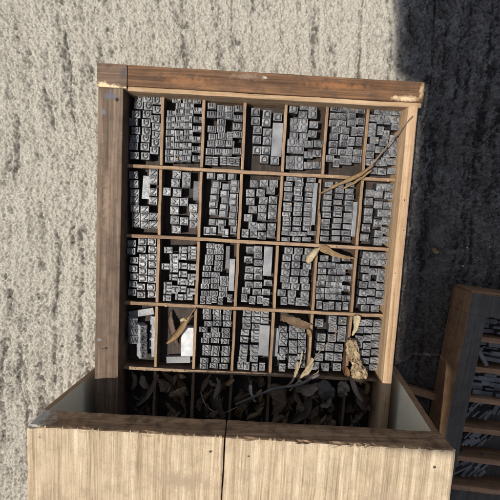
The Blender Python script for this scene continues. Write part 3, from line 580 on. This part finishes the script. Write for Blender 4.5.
def leaf(pts, width, mat, label, curl=.5, seed=0, prof=None, n=16, rough=1.2, name='dry_leaf', cat='leaf', group=None, tip=.0, roll=0.):
    P = smoothpath([Vector(p) for p in pts], n); base = P[0].copy(); bm = bmesh.new(); rows = []; m = 9
    for i, p in enumerate(P):
        tn = (P[min(i + 1, n - 1)] - P[max(i - 1, 0)]).normalized(); sd = Vector((0, 0, 1)).cross(tn)
        sd = sd.normalized() if sd.length > 1e-4 else Vector((1, 0, 0)); upv = tn.cross(sd)
        u = i / (n - 1); w_ = width * (prof(u) if prof else max(tip, math.sin(math.pi * min(1, max(.02, u)) ** .8) ** .8))
        ca, sa = math.cos(roll), math.sin(roll); sd, upv = sd * ca + upv * sa, upv * ca - sd * sa
        row = []
        for j in range(m):
            s_ = j / (m - 1) * 2 - 1; s_ *= 1 + .30 * min(1, rough * .5) * noise.noise(Vector((u * 6.5, seed * 2.3, 4 if s_ > 0 else 9))) + .16 * min(1, rough * .5) * noise.noise(Vector((u * 19, seed * 1.3, 2 if s_ > 0 else 7)))
            q = p + sd * (s_ * w_ / 2) + upv * (curl * w_ * .5 * (s_ * s_ if curl > 0 else s_ * s_) - .0)
            e = noise.noise_vector(Vector((q.x, q.y, seed * 7.3)) * .12) * rough + noise.noise_vector(Vector((q.x, q.y, seed * 3.1)) * .35) * rough * .6 + noise.noise_vector(Vector((q.x, q.y, seed * 5.1)) * .8) * rough * .22
            row.append(bm.verts.new(q + e * (1 if abs(s_) > .2 else .6) - base))
        rows.append(row)
    for i in range(n - 1):
        for j in range(m - 1): bm.faces.new((rows[i][j], rows[i + 1][j], rows[i + 1][j + 1], rows[i][j + 1]))
    bmesh.ops.solidify(bm, geom=list(bm.faces), thickness=.35)
    o = mk(bm, name, mat, smooth=True, loc=base); return tag(o, label, cat, group) if label else o
def tube(pts, r0, r1, mat, name, parent=None, n=26, seed=0, wob=.6, base=None):
    P = smoothpath([Vector(p) for p in pts], n); base = P[0].copy() if base is None else base; bm = bmesh.new(); rings = []; m = 7
    for i, p in enumerate(P):
        tn = (P[min(i + 1, n - 1)] - P[max(i - 1, 0)]).normalized(); a = tn.orthogonal().normalized(); b = tn.cross(a)
        r = r0 + (r1 - r0) * i / (n - 1); r *= 1 + .25 * noise.noise(Vector((i * .5, seed, 0))); off = noise.noise_vector(Vector((i * .35, seed * 3, 5))) * wob
        rings.append([bm.verts.new(p + off + (a * math.cos(k * 2 * math.pi / m) + b * math.sin(k * 2 * math.pi / m)) * r - base) for k in range(m)])
    for i in range(n - 1):
        for k in range(m): bm.faces.new((rings[i][k], rings[i + 1][k], rings[i + 1][(k + 1) % m], rings[i][(k + 1) % m]))
    bm.faces.new(rings[0][::-1]); bm.faces.new(rings[-1])
    return mk(bm, name, mat, parent, smooth=True, loc=base if parent is None else (0, 0, 0))
# the long twig with its split husk, across the upper right of the case
tw = thing('dry_twig', 'long brown twig with split tan husk lying across the upper right compartments', 'twig', (237, 215, 62))
B0 = Vector((237, 215, 62))
tube([(238.5, 217, 63), (221, 193.5, 60), (201, 164, 56), (184, 139, 50), (168, 122, 44)], 1.0, 1.5, Tw, 'stem', tw, base=B0, seed=1)
def husk(pts, w, c, seed, prof):
    o = leaf(pts, w, L_tan, None, c, seed, prof, 18, .8, 'husk'); o.location = o.location - B0 * S; o.parent = tw
husk([(190, 143, 50), (168, 125, 47), (148, 114, 43), (127, 103, 40), (107, 91, 38)], 6, .8, 3, lambda u: .35 + .9 * math.sin(math.pi * u ** .8) * (1 - .25 * u) if u < .97 else .1)
husk([(188, 134, 47), (172, 120, 44), (158, 110, 41), (144, 101, 38)], 4.6, .6, 5, lambda u: .5 + .5 * math.sin(math.pi * u) if u < .95 else .15)
# individually placed leaves
leaf([(94, -22, 39), (99, -13, 42), (106, -3, 43), (115, 4, 40)], 13, L_cream, 'curled cream leaf on the divider above the letter P sorts', .9, 2, name='dry_leaf')
leaf([(113, 6, 40), (124, 1, 42), (138, -5.5, 41), (157, -10.5, 39), (178, -12, 37)], 15, L_tan, 'pointed tan leaf under the third shelf above the letter P sorts', -.35, 4, lambda u: max(.04, (1 - u) ** .8 * min(1, .35 + u * 5)))
leaf([(-88, -109, 41), (-94, -120, 40), (-101, -131, 38), (-112, -150, 36), (-123, -165, 33), (-136, -178, 30)], 11.5, L_tan, 'long tan seed pod with thin stalk lying across its compartment', .8, 6, lambda u: .16 if u < .3 else max(.03, .16 + .85 * math.sin(math.pi * (u - .3) / .7) ** .8), 22, .6, 'seed_pod', 'seed pod')
leaf([(-112, -134, 38), (-107, -131, 40), (-101, -133, 39)], 6, L_cream, 'tiny cream leaf scrap above the tan seed pod', .4, 7)
leaf([(185, -108, 39), (185, -118, 42), (184, -130, 42), (181, -145, 38)], 19, L_cream, 'pale heart shaped leaf hanging over the divider above the bark', .35, 8, lambda u: .75 * (1 - u) ** .65 * min(1, .45 + u * 5) + .05, 18, .7)
leaf([(58, -119, 36), (74, -122, 38), (92, -128, 37), (112, -133, 34)], 14, leafmat('brown_crumpled', (.13, .08, .045), (.34, .24, .15)), 'crumpled brown leaf wedged above the letter X sorts', .5, 9, lambda u: .5 + .5 * math.sin(math.pi * u), 20, 2.6)
leaf([(104, -137, 37), (107, -143, 40), (110, -150, 38)], 8, L_tan, 'small tan flake stuck on the divider beside the letter X sorts', .3, 10)
leaf([(-135, -124, 12), (-131, -145, 20), (-126, -168, 19), (-119, -192, 12)], 10, L_brown, 'dark brown leaf standing behind the tan seed pod', .5, 11)
leaf([(-112, -165, 12), (-111, -180, 22), (-108, -198, 24)], 8, L_brown, 'narrow brown leaf beneath the tip of the tan seed pod', .6, 12)
leaf([(116, -186, 42), (104, -206, 47), (92, -226, 47), (80, -246, 42)], 6, L_pale, 'longest pale straw strip crossing the lower shelf', .6, 13, lambda u: 1 - .6 * u)
leaf([(90, -196, 40), (88, -212, 45), (82, -228, 45), (70, -242, 40)], 5.5, L_pale, 'curved pale straw strip beside the longest one', .5, 14, lambda u: 1 - .7 * u)
leaf([(98, -218, 46), (110, -206, 47), (118, -194, 42)], 7, L_pale, 'short upturned straw strip near the letter X sorts', .4, 15)
leaf([(90, -244, 38), (102, -238, 45), (114, -240, 46), (127, -232, 41)], 19, L_grey, 'frosty grey crumpled leaf below the straw strips', .4, 16, lambda u: .55 + .45 * math.sin(math.pi * u), 18, 3.2)
leaf([(133, -228, 38), (141, -240, 43), (146, -252, 41), (147, -262, 36)], 30, leafmat('ash_leaf', (.12, .105, .1), (.23, .2, .19)), 'rounded ash grey leaf in the shade below the letter W sorts', .15, 17, lambda u: .4 + .6 * math.sin(math.pi * u) ** .6, 18, 2.2)
leaf([(184, -216, 38), (190, -232, 44), (199, -248, 45), (217, -264, 40)], 9, leafmat('sand_leaf', (.3, .24, .19), (.5, .42, .34)), 'curved pale leaf strip below the piece of bark', .6, 18, lambda u: .35 + .65 * math.sin(math.pi * u ** .7), 18, .8)
leaf([(12.5, -238, 42), (14, -250, 46), (19, -262, 44), (24, -270, 40)], 6, leafmat('white_leaf', (.5, .48, .44), (.8, .78, .72)), 'small white leaf curl hanging below the letter Y sorts', .7, 19, lambda u: .9 - .4 * u)
leaf([(-111, -231, 38), (-105, -230, 40), (-99, -233, 38)], 8, L_tan, 'tan leaf scrap on the lower shelf below the bright sorts', .3, 20)
leaf([(-30, -243, 38), (-24, -236, 41), (-16, -232, 38)], 9, L_tan, 'tan folded leaf scrap on the lower shelf under the letter Z sorts', .4, 21)
leaf([(-149, -232, 32), (-156, -252, 33), (-168, -275, 30), (-188, -296, 22)], 10, L_grey, 'long grey leaf strip in the bottom left compartment', .5, 22, lambda u: .5 + .4 * math.sin(math.pi * u))
leaf([(-176, -238, 28), (-172, -252, 30), (-160, -262, 26)], 14, L_grey, 'bent bluish leaf behind the long grey strip', .5, 23)
t2 = tube([(-12, -277, 40), (21, -257, 47), (54, -241, 48), (92, -231, 50), (128, -212, 46)], 2.2, 2.8, leafmat('grey_twig', (.05, .045, .045), (.15, .14, .135)), 'dry_twig', seed=4); tag(t2, 'grey knotted twig lying across the shaded bottom compartments', 'twig')
t3 = tube([(-75, -262, 24), (-62, -285, 34), (-36, -297, 34), (-8, -284, 34)], .9, .7, L_grey, 'dry_twig', seed=6, wob=.3); tag(t3, 'thin curved grey stalk in the third bottom compartment', 'twig')
leaf([(52, -240, 30), (62, -256, 37), (64, -274, 38), (54, -296, 34)], 26, L_brown, 'broad ragged brown leaf hanging on the divider in the bottom row', .25, 24, lambda u: .6 + .4 * math.sin(math.pi * u * 1.3), 20, 3.4)
leaf([(118, -262, 33), (110, -278, 37), (98, -296, 36), (84, -312, 32)], 20, leafmat('umber_leaf', (.1, .075, .06), (.22, .17, .14)), 'folded pointed brown leaf in the fifth bottom compartment', .5, 25)
rr = random.Random(77); cnt = {}
cellname = ['leftmost', 'second', 'third', 'central', 'fifth', 'sixth', 'rightmost']
for c in range(7):
    x0 = GX + c * PX + 6; x1 = x0 + PX - 13
    if c == 0: x0 = -203
    if c == 6: x1 = 226
    for k in range(20 if c else 9):
        x = rr.uniform(x0 + 3, x1 - 3); y = rr.uniform(-322, -240); a = rr.uniform(.5, 2.6); l = rr.uniform(16, 46); z = 10 + k * 1.45
        d = Vector((math.cos(a), math.sin(a), 0)) * l / 2; ctr = Vector((x, y, z)); A, Bq = ctr - d, ctr + d
        for q in (A, Bq): q.x = min(max(q.x, x0), x1); q.y = min(max(q.y, -326), -229)
        if (A - Bq).length < 10: Bq = A + Vector((3, 14, 4))
        thin = rr.random() < .3
        leaf([A + Vector((0, 0, rr.uniform(-2, 6))), (A + Bq) / 2 + Vector((rr.uniform(-6, 6), rr.uniform(-3, 3), rr.uniform(0, 8))), Bq + Vector((0, 0, rr.uniform(-2, 7)))], rr.uniform(2, 4) if thin else rr.uniform(7, 17),
             rr.choice([L_dark, L_brown, L_brown, L_mid, L_mid, L_mid, L_tan, L_grey] if c else [L_dark, L_grey]),
             f'dead shrivelled leaf heaped in the {cellname[c]} compartment of the bottom row', rr.uniform(.3, 1.1) * rr.choice([1, 1, -1]), k + c * 20, None, 13, 2.6, group=f'dead leaves in the {cellname[c]} bottom compartment', roll=rr.uniform(-.7, .7))
leaf([(340, 6, -40), (346, 1, -37), (353, 1, -39)], 9, L_tan, 'orange brown leaf scrap on the dark earth above the second case', .4, 51)
leaf([(98, -176, 40), (94, -196, 45), (91, -214, 45)], 3, L_pale, 'thin straight straw standing left of the longest straw strip', .4, 61)
leaf([(108, -224, 40), (118, -216, 45), (128, -206, 43)], 4, L_pale, 'small pale straw sliver pointing right over the lower shelf', .5, 62)
leaf([(92, -222, 46), (99, -228, 47), (106, -239, 44)], 5, L_cream, 'bright crinkled straw scrap at the base of the straw strips', .6, 63)
t4 = tube([(160, -134, 33), (140, -160, 37), (122, -182, 40), (106, -206, 46)], .9, .7, Tw, 'dry_twig', seed=9, wob=.5); tag(t4, 'very thin dark stalk added for the slanting shadow across the letter W sorts', 'twig')  # stalk added in place of a shadow line
# crumbs and bits of dry leaf shed over letters and shelves
bm = bmesh.new(); rr = random.Random(41)
spots_ = [rr.choice(tops) for _ in range(230)] + [(rr.uniform(-205, 228), GY - rr.choice([1, 2, 3, 4, 4, 4]) * PY, 35.6) for _ in range(150)]
for (x, y, z) in spots_:
    x += rr.uniform(-5, 5); y += rr.uniform(-2, 2); s_ = rr.choice([.4, .5, .6, .8, 1.1, 1.7]); a0 = rr.uniform(0, 6)
    q = [bm.verts.new((x + math.cos(a0 + k * 1.26) * s_ * rr.uniform(.5, 1.3), y + math.sin(a0 + k * 1.26) * s_ * rr.uniform(.5, 1.3), z + rr.uniform(.2, .9))) for k in range(5)]
    bm.faces.new(q).material_index = rr.randrange(3)
tag(mk(bm, 'leaf_crumbs', [L_tan, L_mid, L_dark]), 'tiny crumbs of dry leaf shed over the metal letters and shelves', 'leaf crumbs', kind='stuff')
# bark
bm = bmesh.new(); bmesh.ops.create_icosphere(bm, subdivisions=5, radius=1)
axis = [(176, -149), (186, -180), (196, -204), (203, -224)]
for v in bm.verts:
    u = (v.co.y + 1) / 2; k = min(int((1 - u) * 3), 2); f = (1 - u) * 3 - k
    cx = axis[k][0] * (1 - f) + axis[k + 1][0] * f; cy = axis[k][1] * (1 - f) + axis[k + 1][1] * f
    rr_ = max(0, 1 - v.co.y ** 2) ** .28
    wd = 8 + 4.5 * (1 - u) + 3 * math.sin(u * 9)
    x, z = v.co.x, v.co.z; q = math.hypot(x, z) or 1
    v.co = Vector((cx + x / q * wd * rr_, cy + (x / q) * 3, 43 + z / q * 7 * rr_))
    n = noise.noise_vector(v.co * .11) * 4.5 + noise.noise_vector(Vector((v.co.x * .5, v.co.y * .13, v.co.z * .3))) * 3.0 + noise.noise_vector(Vector((v.co.x * 1.1, v.co.y * .4, v.co.z))) * 1.2
    v.co += n
base = Vector((190, -188, 36))
for v in bm.verts: v.co -= base
t = NT('pitted_bark'); o_ = t.coord('Object'); n1 = t.noise(o_, 110, 6, .65, .5); n2 = t.noise(o_, 500, 4, .6)
col = t.mix(.45, t.ramp(n1, [(.40, (.05, .035, .022)), (.5, (.30, .21, .12)), (.68, (.56, .43, .27))]), t.ramp(n2, [(.36, (.10, .065, .035)), (.5, (.36, .26, .15)), (.68, (.62, .49, .31))]))
t.set(Base_Color=col, Roughness=.9); t.bump(n2, .7, .001, t.bump(n1, 1., .003))
tag(mk(bm, 'bark_piece', t.m, smooth=True, loc=base), 'rough tan piece of bark lying on the letter V compartment and lower shelf', 'bark')
leaf([(175, -200, 38), (177, -209, 42), (181, -217, 40)], 9, leafmat('rust_leaf', (.2, .09, .04), (.42, .22, .1)), 'rusty scrap tucked at the left foot of the bark', .5, 52)
leaf([(168, -226, 38), (172, -240, 42), (170, -256, 38)], 20, L_grey, 'tattered grey leaf under the left foot of the bark', .3, 53, None, 16, 3.5)

# ================================================================== CAMERA, LIGHT
cam = bpy.data.cameras.new('camera'); co = bpy.data.objects.new('camera', cam); C.objects.link(co)
Rt = Matrix(((0.9985401494, -0.0528981381, -0.0109250563), (0.0537610068, 0.9928857274, 0.1062435244), (0.0052272478, -0.1066757668, 0.9942801198)))
co.matrix_world = Matrix.Translation(cam_pos * S) @ Rt.to_4x4()
cam.sensor_width = 36; cam.lens = 36 * 390 / 500; cam.clip_start = .01; cam.clip_end = 100
scn.camera = co
sd = Vector((.4105, .0805, -.9103)).normalized()
su = bpy.data.lights.new('sun', 'SUN'); su.energy = 5.0; su.angle = math.radians(.42); su.color = (1, .94, .85)
so_ = bpy.data.objects.new('sun', su); C.objects.link(so_); so_.rotation_euler = sd.to_track_quat('-Z', 'Y').to_euler(); so_.location = (-1, 0, 3)
wd = bpy.data.worlds.new('World'); scn.world = wd; wd.use_nodes = True; nt = wd.node_tree
bg = nt.nodes['Background']; sky = nt.nodes.new('ShaderNodeTexSky'); sky.sky_type = 'NISHITA'; sky.sun_disc = False
sky.sun_elevation = math.radians(65.5); sky.sun_rotation = math.atan2(-sd.x, -sd.y)
hs = nt.nodes.new('ShaderNodeHueSaturation'); hs.inputs['Saturation'].default_value = .48
nt.links.new(sky.outputs[0], hs.inputs['Color']); nt.links.new(hs.outputs[0], bg.inputs[0]); bg.inputs[1].default_value = .12
scn.view_settings.view_transform = 'Standard'; scn.view_settings.look = 'None'; scn.view_settings.exposure = 0
scn.cycles.max_bounces = 6
